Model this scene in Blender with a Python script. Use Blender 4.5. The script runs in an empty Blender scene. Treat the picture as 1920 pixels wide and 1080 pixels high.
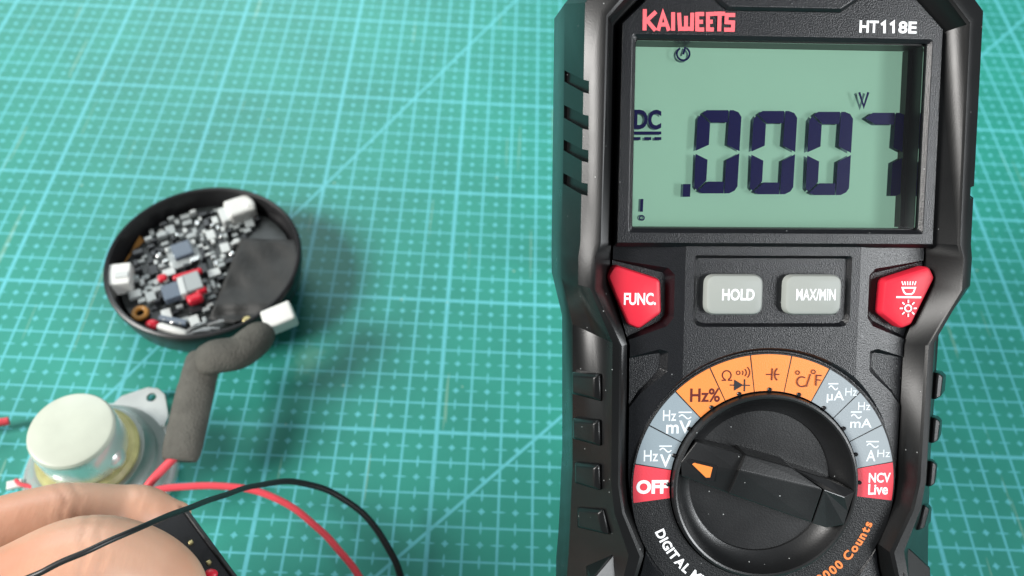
import bpy, bmesh, math, random
from mathutils import Vector, Matrix, Euler
random.seed(7)
SC = bpy.context.scene
COL = SC.collection
S = 0.01                                   # everything below is measured in centimetres

# ------------------------------------------------------------------ camera
RW = Matrix(((0.99860531, 0.02502739, 0.04648733),
             (-0.04763252, 0.80686389, 0.58881389),
             (-0.02277247, -0.59020699, 0.80693068)))      # world -> camera
CAM = Vector((1.50439697, -22.22442763, 24.46301839))
FPX = 1629.55
cd = bpy.data.cameras.new('camera')
cam = bpy.data.objects.new('camera', cd)
COL.objects.link(cam)
cam.matrix_world = Matrix.Translation(CAM * S) @ RW.transposed().to_4x4()
cd.sensor_width = 36.0
cd.lens = 36.0 * FPX / 1920.0
cd.clip_start = 0.005
cd.clip_end = 50
cd.dof.use_dof = True
cd.dof.focus_distance = 0.168
cd.dof.aperture_fstop = 19.0
SC.camera = cam

# ------------------------------------------------------------------ world and lamps
w = bpy.data.worlds.new('World')
SC.world = w
w.use_nodes = True
wb = w.node_tree.nodes['Background']
wb.inputs[0].default_value = (0.86, 0.93, 1.0, 1)
wb.inputs[1].default_value = 0.17


def area(name, loc, target, size, power, col, sy=None):
    ld = bpy.data.lights.new(name, 'AREA')
    ld.energy = power
    ld.color = col
    ld.shape = 'RECTANGLE'
    ld.size = size
    ld.size_y = sy or size
    o = bpy.data.objects.new(name, ld)
    COL.objects.link(o)
    o.location = Vector(loc)
    o.rotation_euler = (Vector(target) - Vector(loc)).to_track_quat('-Z', 'Y').to_euler()
    return o


area('desk_lamp_light', (-1.90, -0.66, 1.52), (-0.03, -0.05, 0.03), 0.90, 106, (1.0, 0.975, 0.94))
area('back_window_light', (-0.50, 1.15, 0.90), (-0.08, 0.05, 0), 0.95, 13, (0.88, 0.97, 1.0), 0.5)
area('side_window_light', (1.20, -0.78, 0.86), (0.06, -0.1, 0.1), 0.75, 25, (0.95, 0.98, 1.0), 0.55)

vs = SC.view_settings
vs.view_transform = 'Standard'
vs.look = 'None'
vs.exposure = 0.0
vs.gamma = 1.0
vs.use_curve_mapping = False


# ------------------------------------------------------------------ measuring helpers
def G(u, v, z=0.0):
    """photo measurement -> point in cm at height z over the mat"""
    d = RW.transposed() @ Vector(((u - 960) / FPX, -(v - 540) / FPX, -1))
    return CAM + d * ((z - CAM.z) / d.z)


PSI, TAU = 0.05627489, 0.72363421
MROT = Matrix.Rotation(PSI, 3, 'Z') @ Matrix.Rotation(TAU, 3, 'X')
MORG = Vector((6.85728631, -12.30230984, 11.29956028))


def F(u, v, z=0.0):
    """photo measurement -> point in cm in the meter's own frame, z above its face"""
    d = MROT.transposed() @ (RW.transposed() @ Vector(((u - 960) / FPX, -(v - 540) / FPX, -1)))
    o = MROT.transposed() @ (CAM - MORG)
    p = o + d * ((z - o.z) / d.z)
    return Vector((p.x, p.y, z))


# ------------------------------------------------------------------ materials
def mat(name, col, rough=0.5, spec=0.5, metal=0.0, bump=0.0, bscale=600, var=0.0, vscale=80,
        speck=0.0, trans=None, sss=0.0, coat=0.0, rvar=0.0):
    m = bpy.data.materials.new(name)
    m.use_nodes = True
    nt = m.node_tree
    b = nt.nodes['Principled BSDF']
    b.inputs['Base Color'].default_value = (*col, 1)
    b.inputs['Roughness'].default_value = rough
    b.inputs['Specular IOR Level'].default_value = spec
    b.inputs['Metallic'].default_value = metal
    b.inputs['Coat Weight'].default_value = coat
    tc = nt.nodes.new('ShaderNodeTexCoord')
    if sss:
        b.inputs['Subsurface Weight'].default_value = sss
        b.inputs['Subsurface Radius'].default_value = (1.0, 0.35, 0.2)
        b.inputs['Subsurface Scale'].default_value = 0.004
    if var or speck:
        n = nt.nodes.new('ShaderNodeTexNoise')
        n.inputs['Scale'].default_value = vscale
        n.inputs['Detail'].default_value = 4
        nt.links.new(tc.outputs['Object'], n.inputs['Vector'])
        r = nt.nodes.new('ShaderNodeValToRGB')
        r.color_ramp.elements[0].position = 0.3
        r.color_ramp.elements[1].position = 0.7
        r.color_ramp.elements[0].color = (*[c * (1 - var) for c in col], 1)
        r.color_ramp.elements[1].color = (*[min(1, c * (1 + var)) for c in col], 1)
        nt.links.new(n.outputs['Fac'], r.inputs['Fac'])
        out = r.outputs['Color']
        if speck:                                   # sparse pale dust
            v = nt.nodes.new('ShaderNodeTexVoronoi')
            v.inputs['Scale'].default_value = 1000
            nt.links.new(tc.outputs['Object'], v.inputs['Vector'])
            v2 = nt.nodes.new('ShaderNodeSeparateColor')
            nt.links.new(v.outputs['Color'], v2.inputs[0])
            c1 = nt.nodes.new('ShaderNodeMath'); c1.operation = 'LESS_THAN'
            c1.inputs[1].default_value = 0.13
            nt.links.new(v.outputs['Distance'], c1.inputs[0])
            c2 = nt.nodes.new('ShaderNodeMath'); c2.operation = 'GREATER_THAN'
            c2.inputs[1].default_value = 0.95
            nt.links.new(v2.outputs[0], c2.inputs[0])
            c3 = nt.nodes.new('ShaderNodeMath'); c3.operation = 'MULTIPLY'
            nt.links.new(c1.outputs[0], c3.inputs[0]); nt.links.new(c2.outputs[0], c3.inputs[1])
            c4 = nt.nodes.new('ShaderNodeMath'); c4.operation = 'MULTIPLY'
            c4.inputs[1].default_value = speck
            nt.links.new(c3.outputs[0], c4.inputs[0])
            mx = nt.nodes.new('ShaderNodeMix'); mx.data_type = 'RGBA'
            nt.links.new(c4.outputs[0], mx.inputs[0])
            nt.links.new(out, mx.inputs[6])
            mx.inputs[7].default_value = (0.45, 0.47, 0.47, 1)
            out = mx.outputs[2]
        nt.links.new(out, b.inputs['Base Color'])
    if rvar:
        n = nt.nodes.new('ShaderNodeTexNoise')
        n.inputs['Scale'].default_value = 45
        n.inputs['Detail'].default_value = 5
        nt.links.new(tc.outputs['Object'], n.inputs['Vector'])
        mr = nt.nodes.new('ShaderNodeMapRange')
        mr.inputs['From Min'].default_value = 0.3
        mr.inputs['From Max'].default_value = 0.7
        mr.inputs['To Min'].default_value = max(0.02, rough - rvar)
        mr.inputs['To Max'].default_value = rough + rvar
        nt.links.new(n.outputs['Fac'], mr.inputs['Value'])
        nt.links.new(mr.outputs['Result'], b.inputs['Roughness'])
    if bump:
        n = nt.nodes.new('ShaderNodeTexNoise')
        n.inputs['Scale'].default_value = bscale
        n.inputs['Detail'].default_value = 3
        nt.links.new(tc.outputs['Object'], n.inputs['Vector'])
        bp = nt.nodes.new('ShaderNodeBump')
        bp.inputs['Strength'].default_value = bump
        bp.inputs['Distance'].default_value = 0.0005
        nt.links.new(n.outputs['Fac'], bp.inputs['Height'])
        nt.links.new(bp.outputs['Normal'], b.inputs['Normal'])
    return m


M = {}
M['rubber'] = mat('holster_rubber', (0.005, 0.0053, 0.0056), 0.33, 0.38, bump=0.04, bscale=3500, speck=0.5, var=0.15, rvar=0.07)
M['panel'] = mat('grained_black_plastic', (0.005, 0.0056, 0.0072), 0.31, 0.58, bump=0.22, bscale=4200, speck=0.35, var=0.25, vscale=2500)
M['ring'] = mat('dial_black_plastic', (0.0075, 0.008, 0.009), 0.42, 0.45, bump=0.25, bscale=3600, speck=0.3, var=0.15, vscale=2000)
M['lining'] = mat('satin_black_lining', (0.010, 0.010, 0.011), 0.42, 0.4)
M['gloss'] = mat('glossy_black_plastic', (0.012, 0.012, 0.013), 0.2, 0.5, rvar=0.06)
M['knob'] = mat('knob_plastic', (0.009, 0.0094, 0.010), 0.38, 0.6, bump=0.06, bscale=3000, speck=0.7, var=0.2, rvar=0.1)
M['red_button'] = mat('red_rubber', (0.62, 0.018, 0.04), 0.48, 0.4, bump=0.06, bscale=900)
M['grey_button'] = mat('grey_rubber', (0.30, 0.32, 0.30), 0.5, 0.4, bump=0.06, bscale=900)
M['white_ink'] = mat('white_ink', (0.82, 0.84, 0.86), 0.5, 0.3)
M['pale_ink'] = mat('pale_grey_ink', (0.66, 0.72, 0.76), 0.5, 0.3)
M['red_ink'] = mat('coral_red_ink', (0.80, 0.13, 0.15), 0.5, 0.3)
M['orange_ink'] = mat('orange_ink', (0.80, 0.22, 0.06), 0.5, 0.3)
M['maroon_ink'] = mat('dark_red_ink', (0.10, 0.012, 0.01), 0.5, 0.3)
M['black_ink'] = mat('black_ink', (0.02, 0.02, 0.025), 0.5, 0.3)
M['orange'] = mat('orange_label', (0.78, 0.235, 0.05), 0.42, 0.45, bump=0.10, bscale=3500, var=0.04)
M['bluegrey'] = mat('blue_grey_label', (0.235, 0.29, 0.325), 0.42, 0.45, bump=0.10, bscale=3500, var=0.04)
M['palegrey'] = mat('pale_grey_label', (0.26, 0.30, 0.325), 0.42, 0.5, bump=0.10, bscale=3500, var=0.04)
M['red'] = mat('red_label', (0.70, 0.05, 0.075), 0.42, 0.45, bump=0.10, bscale=3500, var=0.04)
M['lcd'] = mat('lcd_reflector', (0.36, 0.60, 0.46), 0.55, 0.3, var=0.04, vscale=40)
_b = M['lcd'].node_tree.nodes['Principled BSDF']
_b.inputs['Emission Color'].default_value = (0.40, 0.68, 0.52, 1)      # glow added to lift the screen out of its dark well
_b.inputs['Emission Strength'].default_value = 0.47
M['lcd_ink'] = mat('lcd_segment', (0.012, 0.007, 0.17), 0.35, 0.3)
M['lcd_ghost'] = mat('lcd_segment_reflection', (0.22, 0.38, 0.38), 0.5, 0.3)  # pale tint stands in for the segments' mirror image
M['tape'] = mat('black_cloth_tape', (0.026, 0.027, 0.026), 0.62, 0.35, bump=0.5, bscale=500, var=0.25, vscale=120)
M['shell'] = mat('black_case_plastic', (0.014, 0.014, 0.015), 0.34, 0.5, rvar=0.08)
M['pcb'] = mat('dark_circuit_board', (0.018, 0.022, 0.022), 0.4, 0.5, var=0.4, vscale=300)
M['comp_grey'] = mat('component_grey', (0.30, 0.33, 0.33), 0.35, 0.5)
M['comp_pale'] = mat('component_pale', (0.50, 0.53, 0.52), 0.35, 0.5)
M['comp_dark'] = mat('component_dark', (0.02, 0.022, 0.025), 0.3, 0.5)
M['comp_blue'] = mat('component_slate', (0.10, 0.13, 0.17), 0.35, 0.5)
M['metal'] = mat('solder_metal', (0.62, 0.63, 0.62), 0.28, 0.5, metal=1.0)
M['white_plastic'] = mat('white_connector_plastic', (0.64, 0.65, 0.62), 0.45, 0.4, var=0.06)
M['red_plastic'] = mat('red_plastic', (0.55, 0.012, 0.03), 0.4, 0.5)
M['amber'] = mat('amber_film', (0.32, 0.15, 0.03), 0.3, 0.5, var=0.25)
M['gold'] = mat('brass_metal', (0.80, 0.66, 0.32), 0.3, 0.5, metal=1.0)
M['red_wire'] = mat('red_silicone_wire', (0.70, 0.065, 0.085), 0.45, 0.4, var=0.12, vscale=90)
M['black_wire'] = mat('black_silicone_wire', (0.014, 0.014, 0.015), 0.42, 0.45)
M['foam'] = mat('dark_grey_foam_sleeve', (0.095, 0.092, 0.080), 0.85, 0.25, bump=0.8, bscale=1500, var=0.16, vscale=220)
M['zinc'] = mat('zinc_plated_steel', (0.74, 0.77, 0.74), 0.30, 0.5, metal=0.7, rvar=0.1)
M['cream'] = mat('cream_magnet_cover', (0.47, 0.50, 0.42), 0.40, 0.45, var=0.06, vscale=120)
M['yellow'] = mat('yellowed_adhesive', (0.38, 0.36, 0.16), 0.4, 0.4, var=0.25, vscale=200)
M['basket'] = mat('grey_speaker_frame', (0.34, 0.39, 0.37), 0.35, 0.5, metal=0.3)
M['skin'] = mat('skin', (0.60, 0.335, 0.225), 0.44, 0.4, sss=0.12)


def skin_nodes():
    """blotchy tone, redder patches, pores and fine creases"""
    nt = M['skin'].node_tree
    b = nt.nodes['Principled BSDF']
    tc = nt.nodes.new('ShaderNodeTexCoord')

    def noise(sc, det, vec=None):
        n = nt.nodes.new('ShaderNodeTexNoise')
        n.inputs['Scale'].default_value = sc
        n.inputs['Detail'].default_value = det
        nt.links.new(vec or tc.outputs['Object'], n.inputs['Vector'])
        return n.outputs['Fac']
    r = nt.nodes.new('ShaderNodeValToRGB')
    r.color_ramp.elements[0].position = 0.32
    r.color_ramp.elements[1].position = 0.68
    r.color_ramp.elements[0].color = (0.60, 0.29, 0.185, 1)
    r.color_ramp.elements[1].color = (0.70, 0.43, 0.30, 1)
    nt.links.new(noise(42, 5), r.inputs['Fac'])
    nt.links.new(r.outputs['Color'], b.inputs['Base Color'])
    mp = nt.nodes.new('ShaderNodeMapping')
    mp.inputs['Scale'].default_value = (1.0, 0.28, 0.6)
    mp.inputs['Rotation'].default_value = (0, 0, 1.35)
    nt.links.new(tc.outputs['Object'], mp.inputs['Vector'])
    v = nt.nodes.new('ShaderNodeTexVoronoi')
    v.feature = 'DISTANCE_TO_EDGE'
    v.inputs['Scale'].default_value = 900
    nt.links.new(mp.outputs[0], v.inputs['Vector'])
    a = nt.nodes.new('ShaderNodeMath'); a.operation = 'MULTIPLY_ADD'
    nt.links.new(noise(240, 6, mp.outputs[0]), a.inputs[0])
    a.inputs[1].default_value = 1.6
    nt.links.new(v.outputs['Distance'], a.inputs[2])
    bp = nt.nodes.new('ShaderNodeBump')
    bp.inputs['Strength'].default_value = 0.07
    bp.inputs['Distance'].default_value = 0.0005
    nt.links.new(a.outputs[0], bp.inputs['Height'])
    nt.links.new(bp.outputs['Normal'], b.inputs['Normal'])


skin_nodes()
M['nail'] = mat('finger_nail', (0.74, 0.42, 0.34), 0.25, 0.5)


def glass_mat():
    m = bpy.data.materials.new('clear_screen_cover')
    m.use_nodes = True
    nt = m.node_tree
    nt.nodes.clear()
    o = nt.nodes.new('ShaderNodeOutputMaterial')
    mx = nt.nodes.new('ShaderNodeMixShader')
    t = nt.nodes.new('ShaderNodeBsdfTransparent')
    t.inputs[0].default_value = (0.97, 0.99, 0.98, 1)
    g = nt.nodes.new('ShaderNodeBsdfGlossy')
    g.inputs['Roughness'].default_value = 0.09
    f = nt.nodes.new('ShaderNodeFresnel')
    f.inputs['IOR'].default_value = 1.45
    nt.links.new(f.outputs[0], mx.inputs[0])
    nt.links.new(t.outputs[0], mx.inputs[1])
    nt.links.new(g.outputs[0], mx.inputs[2])
    nt.links.new(mx.outputs[0], o.inputs[0])
    return m


M['glass'] = glass_mat()


def mat_grid():
    m = bpy.data.materials.new('printed_green_cutting_mat')
    m.use_nodes = True
    nt = m.node_tree
    b = nt.nodes['Principled BSDF']
    tc = nt.nodes.new('ShaderNodeTexCoord')
    sx = nt.nodes.new('ShaderNodeSeparateXYZ')
    nt.links.new(tc.outputs['Object'], sx.inputs[0])

    def math_(op, a, c=None, d=None):
        n = nt.nodes.new('ShaderNodeMath')
        n.operation = op
        for i, val in enumerate((a, c, d)):
            if val is None:
                continue
            if isinstance(val, (int, float)):
                n.inputs[i].default_value = val
            else:
                nt.links.new(val, n.inputs[i])
        return n.outputs[0]

    def step(dist, hw, soft):
        n = nt.nodes.new('ShaderNodeMapRange')
        n.interpolation_type = 'SMOOTHSTEP'
        n.inputs['From Min'].default_value = hw - soft
        n.inputs['From Max'].default_value = hw + soft
        n.inputs['To Min'].default_value = 1
        n.inputs['To Max'].default_value = 0
        nt.links.new(dist, n.inputs['Value'])
        return n.outputs['Result']
    X = math_('MULTIPLY', sx.outputs[0], 100.0)
    Y = math_('MULTIPLY', sx.outputs[1], 100.0)
    XO = math_('ADD', X, 500.0)
    YO = math_('ADD', Y, 500.0)
    d1x, d1y = math_('PINGPONG', XO, 0.5), math_('PINGPONG', YO, 0.5)      # distance to the 1 cm lines
    d5x, d5y = math_('PINGPONG', XO, 2.5), math_('PINGPONG', YO, 2.5)      # distance to the 5 cm lines
    XH, YH = math_('ADD', XO, 0.5), math_('ADD', YO, 0.5)
    hx, hy = math_('PINGPONG', XH, 0.5), math_('PINGPONG', YH, 0.5)        # distance to the half-cm lines
    thin = math_('MAXIMUM', step(d1x, 0.036, 0.012), step(d1y, 0.031, 0.012))
    thick = math_('MAXIMUM', step(d5x, 0.064, 0.012), step(d5y, 0.058, 0.012))

    def spindle(across, along, wd, ln):
        q = math_('POWER', math_('DIVIDE', along, ln), 3.0)
        return step(math_('ADD', math_('DIVIDE', across, wd), q), 1.0, 0.30)
    tick = math_('MAXIMUM', spindle(hx, d1y, 0.030, 0.21), spindle(hy, d1x, 0.026, 0.22))
    star = math_('MAXIMUM', spindle(hx, hy, 0.048, 0.105), spindle(hy, hx, 0.042, 0.11))
    # angle lines: one at 60 degrees, one at 45 degrees
    a = math.radians(60)
    l60 = math_('ABSOLUTE', math_('SUBTRACT', math_('MULTIPLY', math_('ADD', X, 5.0), math.sin(a)), math_('MULTIPLY', Y, math.cos(a))))
    l45 = math_('ABSOLUTE', math_('MULTIPLY', math_('SUBTRACT', math_('SUBTRACT', X, Y), 13.15), 0.7071))
    diag = math_('MAXIMUM', step(l60, 0.048, 0.012), step(l45, 0.048, 0.012))
    mask = math_('MAXIMUM', math_('MAXIMUM', thin, thick), math_('MAXIMUM', math_('MAXIMUM', tick, star), diag))
    n = nt.nodes.new('ShaderNodeTexNoise')
    n.inputs['Scale'].default_value = 28
    n.inputs['Detail'].default_value = 5
    nt.links.new(tc.outputs['Object'], n.inputs['Vector'])
    r = nt.nodes.new('ShaderNodeValToRGB')
    r.color_ramp.elements[0].position = 0.3
    r.color_ramp.elements[1].position = 0.72
    r.color_ramp.elements[0].color = (0.016, 0.215, 0.168, 1)
    r.color_ramp.elements[1].color = (0.021, 0.265, 0.205, 1)
    nt.links.new(n.outputs['Fac'], r.inputs['Fac'])
    n2 = nt.nodes.new('ShaderNodeTexNoise')
    n2.inputs['Scale'].default_value = 260
    nt.links.new(tc.outputs['Object'], n2.inputs['Vector'])
    fade = nt.nodes.new('ShaderNodeMapRange')
    fade.inputs['From Min'].default_value = 0.3
    fade.inputs['From Max'].default_value = 0.7
    fade.inputs['To Min'].default_value = 0.80
    fade.inputs['To Max'].default_value = 1.0
    nt.links.new(n2.outputs['Fac'], fade.inputs['Value'])
    mk = math_('MULTIPLY', mask, fade.outputs['Result'])
    mx = nt.nodes.new('ShaderNodeMix')
    mx.data_type = 'RGBA'
    nt.links.new(mk, mx.inputs[0])
    nt.links.new(r.outputs['Color'], mx.inputs[6])
    mx.inputs[7].default_value = (0.105, 0.46, 0.51, 1)
    vo = nt.nodes.new('ShaderNodeTexVoronoi')
    vo.inputs['Scale'].default_value = 130
    nt.links.new(tc.outputs['Object'], vo.inputs['Vector'])
    sc_ = nt.nodes.new('ShaderNodeSeparateColor')
    nt.links.new(vo.outputs['Color'], sc_.inputs[0])
    dust = math_('MULTIPLY', math_('LESS_THAN', vo.outputs['Distance'], 0.06), math_('GREATER_THAN', sc_.outputs[0], 0.90))
    mp = nt.nodes.new('ShaderNodeMapping')
    mp.inputs['Rotation'].default_value = (0, 0, 0.7)
    mp.inputs['Scale'].default_value = (1, 0.03, 1)
    nt.links.new(tc.outputs['Object'], mp.inputs['Vector'])
    n4 = nt.nodes.new('ShaderNodeTexNoise')
    n4.inputs['Scale'].default_value = 420
    nt.links.new(mp.outputs[0], n4.inputs['Vector'])
    scuff = math_('MULTIPLY', math_('GREATER_THAN', n4.outputs['Fac'], 0.70), 0.35)
    sx_, sy_ = math_('SUBTRACT', X, -4.35), math_('SUBTRACT', Y, -7.6)
    rad = math_('SQRT', math_('ADD', math_('MULTIPLY', sx_, sx_), math_('MULTIPLY', math_('MULTIPLY', sy_, sy_), 0.45)))
    n5 = nt.nodes.new('ShaderNodeTexNoise')
    n5.inputs['Scale'].default_value = 320
    nt.links.new(tc.outputs['Object'], n5.inputs['Vector'])
    stain = math_('MULTIPLY', step(math_('ADD', rad, n5.outputs['Fac']), 0.85, 0.35), 0.22)
    wear = math_('MAXIMUM', math_('MAXIMUM', math_('MULTIPLY', dust, 0.6), scuff), stain)
    mw = nt.nodes.new('ShaderNodeMix')
    mw.data_type = 'RGBA'
    nt.links.new(wear, mw.inputs[0])
    nt.links.new(mx.outputs[2], mw.inputs[6])
    mw.inputs[7].default_value = (0.30, 0.48, 0.36, 1)
    nt.links.new(mw.outputs[2], b.inputs['Base Color'])
    b.inputs['Roughness'].default_value = 0.52
    b.inputs['Specular IOR Level'].default_value = 0.5
    n3 = nt.nodes.new('ShaderNodeTexNoise')
    n3.inputs['Scale'].default_value = 1500
    nt.links.new(tc.outputs['Object'], n3.inputs['Vector'])
    bp = nt.nodes.new('ShaderNodeBump')
    bp.inputs['Strength'].default_value = 0.25
    bp.inputs['Distance'].default_value = 0.0003
    nt.links.new(n3.outputs['Fac'], bp.inputs['Height'])
    nt.links.new(bp.outputs['Normal'], b.inputs['Normal'])
    return m


M['mat'] = mat_grid()


# ------------------------------------------------------------------ mesh helpers
class MB:
    """collects shapes (in cm) and links them as ONE mesh object"""

    def __init__(self):
        self.v, self.f = [], []

    def add(self, vs_, fs):
        k = len(self.v)
        self.v += [Vector(p) for p in vs_]
        self.f += [[i + k for i in q] for q in fs]

    def loft(self, loops, cap0=True, cap1=True):
        n = len(loops[0])
        vs_ = [p for l in loops for p in l]
        fs = []
        for a in range(len(loops) - 1):
            for i in range(n):
                j = (i + 1) % n
                fs.append([a * n + i, a * n + j, (a + 1) * n + j, (a + 1) * n + i])
        if cap0:
            fs.append(list(range(n))[::-1])
        if cap1:
            fs.append([(len(loops) - 1) * n + i for i in range(n)])
        self.add(vs_, fs)

    def prism(self, poly, z0, z1, inset=0.0):
        top = offset(poly, -inset) if inset else poly
        self.loft([[(p[0], p[1], z0) for p in poly], [(p[0], p[1], z1) for p in top]])

    def box(self, c, size, rot=None):
        hx, hy, hz = [s / 2 for s in size]
        pts = [Vector((x * hx, y * hy, z * hz)) for z in (-1, 1) for x, y in ((-1, -1), (1, -1), (1, 1), (-1, 1))]
        if rot is not None:
            pts = [rot @ p for p in pts]
        c = Vector(c)
        pts = [p + c for p in pts]
        self.add(pts, [[3, 2, 1, 0], [4, 5, 6, 7], [0, 1, 5, 4], [1, 2, 6, 5], [2, 3, 7, 6], [3, 0, 4, 7]])

    def lathe(self, prof, n=64, c=(0, 0, 0)):
        loops = [[(c[0] + r * math.cos(2 * math.pi * i / n), c[1] + r * math.sin(2 * math.pi * i / n), c[2] + z)
                  for i in range(n)] for r, z in prof]
        self.loft(loops)

    def tube(self, pts, ra, rb=None, n=14, caps=True):
        pts = [Vector(p) for p in pts]
        N = len(pts)
        loops = []
        for i, p in enumerate(pts):
            t = (pts[min(i + 1, N - 1)] - pts[max(i - 1, 0)]).normalized()
            s = t.cross(Vector((0, 0, 1)))
            if s.length < 1e-4:
                s = Vector((1, 0, 0))
            s.normalize()
            u = s.cross(t)
            a = ra[i] if isinstance(ra, (list, tuple)) else ra
            c = a if rb is None else (rb[i] if isinstance(rb, (list, tuple)) else rb)
            loops.append([p + s * (a * math.cos(2 * math.pi * k / n)) + u * (c * math.sin(2 * math.pi * k / n)) for k in range(n)])
        self.loft(loops, caps, caps)

    def ball(self, c, r, sc=(1, 1, 1), n=14):
        c = Vector(c)
        loops = []
        for a in range(1, n):
            th = math.pi * a / n
            loops.append([c + Vector((r * sc[0] * math.sin(th) * math.cos(2 * math.pi * k / (2 * n)),
                                      r * sc[1] * math.sin(th) * math.sin(2 * math.pi * k / (2 * n)),
                                      -r * sc[2] * math.cos(th))) for k in range(2 * n)])
        self.loft(loops)

    def flat(self, poly, z):
        self.add([(p[0], p[1], z) for p in poly], [list(range(len(poly)))])

    def mesh(self, name):
        me = bpy.data.meshes.new(name)
        me.from_pydata([p * S for p in self.v], [], self.f)
        bm = bmesh.new()
        bm.from_mesh(me)
        bmesh.ops.recalc_face_normals(bm, faces=bm.faces)
        bm.to_mesh(me)
        bm.free()
        return me

    def build(self, name, m, parent=None, smooth=False, bevel=0.0, seg=2, ang=30):
        me = self.mesh(name)
        return put(name, me, m, parent, smooth, bevel, seg, ang)


def put(name, me, m, parent=None, smooth=False, bevel=0.0, seg=2, ang=30):
    o = bpy.data.objects.new(name, me)
    COL.objects.link(o)
    me.materials.clear()
    me.materials.append(m)
    if parent:
        o.parent = parent
    if bevel:
        bv = o.modifiers.new('bevel', 'BEVEL')
        bv.width = bevel * S
        bv.segments = seg
        bv.limit_method = 'ANGLE'
        bv.angle_limit = math.radians(ang)
        bv.harden_normals = False
    if smooth:
        for p in me.polygons:
            p.use_smooth = True
        if smooth != 'all':
            me.set_sharp_from_angle(angle=math.radians(35))
    return o


def thing(name, label, cat, loc=(0, 0, 0), rot=None, group=None):
    o = bpy.data.objects.new(name, None)
    COL.objects.link(o)
    o.empty_display_size = 0.01
    o.location = Vector(loc) * S
    if rot is not None:
        o.rotation_euler = rot
    o['label'] = label
    o['category'] = cat
    if group:
        o['group'] = group
    return o


def offset(poly, d):
    """grow (d>0) or shrink a 2D polygon with mitred corners"""
    n = len(poly)
    ar = sum(poly[i][0] * poly[(i + 1) % n][1] - poly[(i + 1) % n][0] * poly[i][1] for i in range(n))
    sg = 1 if ar > 0 else -1
    out = []
    for i in range(n):
        a, b, c = Vector(poly[i - 1][:2]), Vector(poly[i][:2]), Vector(poly[(i + 1) % n][:2])
        e1, e2 = (b - a), (c - b)
        if e1.length < 1e-9 or e2.length < 1e-9:
            out.append((b.x, b.y))
            continue
        e1.normalize(); e2.normalize()
        n1, n2 = Vector((e1.y, -e1.x)) * sg, Vector((e2.y, -e2.x)) * sg
        m_ = n1 + n2
        if m_.length < 1e-6:
            m_ = n1
        m_.normalize()
        k = d / max(0.35, m_.dot(n1))
        out.append((b.x + m_.x * k, b.y + m_.y * k))
    return out


def rounded(poly, r, seg=5):
    n = len(poly)
    out = []
    for i in range(n):
        a, b, c = Vector(poly[i - 1][:2]), Vector(poly[i][:2]), Vector(poly[(i + 1) % n][:2])
        rr = r[i] if isinstance(r, (list, tuple)) else r
        l1, l2 = (a - b), (c - b)
        ang = l1.angle(l2)
        t = min(rr / math.tan(ang / 2), l1.length * 0.48, l2.length * 0.48)
        p0, p2 = b + l1.normalized() * t, b + l2.normalized() * t
        for k in range(seg + 1):
            s = k / seg
            q = p0 * (1 - s) ** 2 + b * 2 * s * (1 - s) + p2 * s ** 2
            out.append((q.x, q.y))
    return out


def rect(x0, y0, x1, y1):
    return [(x0, y0), (x1, y0), (x1, y1), (x0, y1)]


def mirror(half):
    """right half listed from top centre to bottom centre -> closed outline"""
    return list(half) + [(-p[0], *p[1:]) for p in reversed(half) if abs(p[0]) > 1e-6]


def spline(pts, sub=6):
    pts = [Vector(p) for p in pts]
    out = []
    n = len(pts)
    for i in range(n - 1):
        p0, p1, p2, p3 = pts[max(i - 1, 0)], pts[i], pts[i + 1], pts[min(i + 2, n - 1)]
        for k in range(sub):
            t = k / sub
            out.append(0.5 * ((2 * p1) + (p2 - p0) * t + (2 * p0 - 5 * p1 + 4 * p2 - p3) * t * t + (3 * p1 - p0 - 3 * p2 + p3) * t ** 3))
    out.append(pts[-1])
    return out


def carve(o, cutters, robust=False):
    """boolean difference, result baked into the mesh"""
    tmp = []
    for c in cutters:
        me = c.mesh('cut')
        co = bpy.data.objects.new('cut', me)
        COL.objects.link(co)
        co.parent = o.parent
        md = o.modifiers.new('b', 'BOOLEAN')
        md.operation = 'DIFFERENCE'
        md.solver = 'EXACT'
        md.use_self = robust
        md.object = co
        tmp.append(co)
    bpy.context.view_layer.update()
    dg = bpy.context.evaluated_depsgraph_get()
    me = bpy.data.meshes.new_from_object(o.evaluated_get(dg))
    o.modifiers.clear()
    old = o.data
    mt = old.materials[0]
    o.data = me
    me.materials.clear()
    me.materials.append(mt)
    for p in me.polygons:
        p.material_index = 0
    for co in tmp:
        bpy.data.objects.remove(co)
    return o


def ribbon(pts, wd, closed=False):
    """flat mitred stroke round a polyline, as quads"""
    pts = [Vector(p[:2]) for p in pts]
    n = len(pts)
    L, R = [], []
    for i in range(n):
        if closed:
            a, c = pts[i - 1], pts[(i + 1) % n]
        else:
            a, c = pts[max(i - 1, 0)], pts[min(i + 1, n - 1)]
        b = pts[i]
        d1 = (b - a) if (b - a).length > 1e-9 else (c - b)
        d2 = (c - b) if (c - b).length > 1e-9 else d1
        d1 = d1.normalized(); d2 = d2.normalized()
        n1, n2 = Vector((-d1.y, d1.x)), Vector((-d2.y, d2.x))
        m_ = (n1 + n2)
        m_ = m_.normalized() if m_.length > 1e-6 else n1
        k = wd / 2 / max(0.45, m_.dot(n1))
        L.append(b + m_ * k); R.append(b - m_ * k)
    quads = []
    for i in range(n if closed else n - 1):
        j = (i + 1) % n
        quads.append([L[i], R[i], R[j], L[j]])
    return quads


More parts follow.
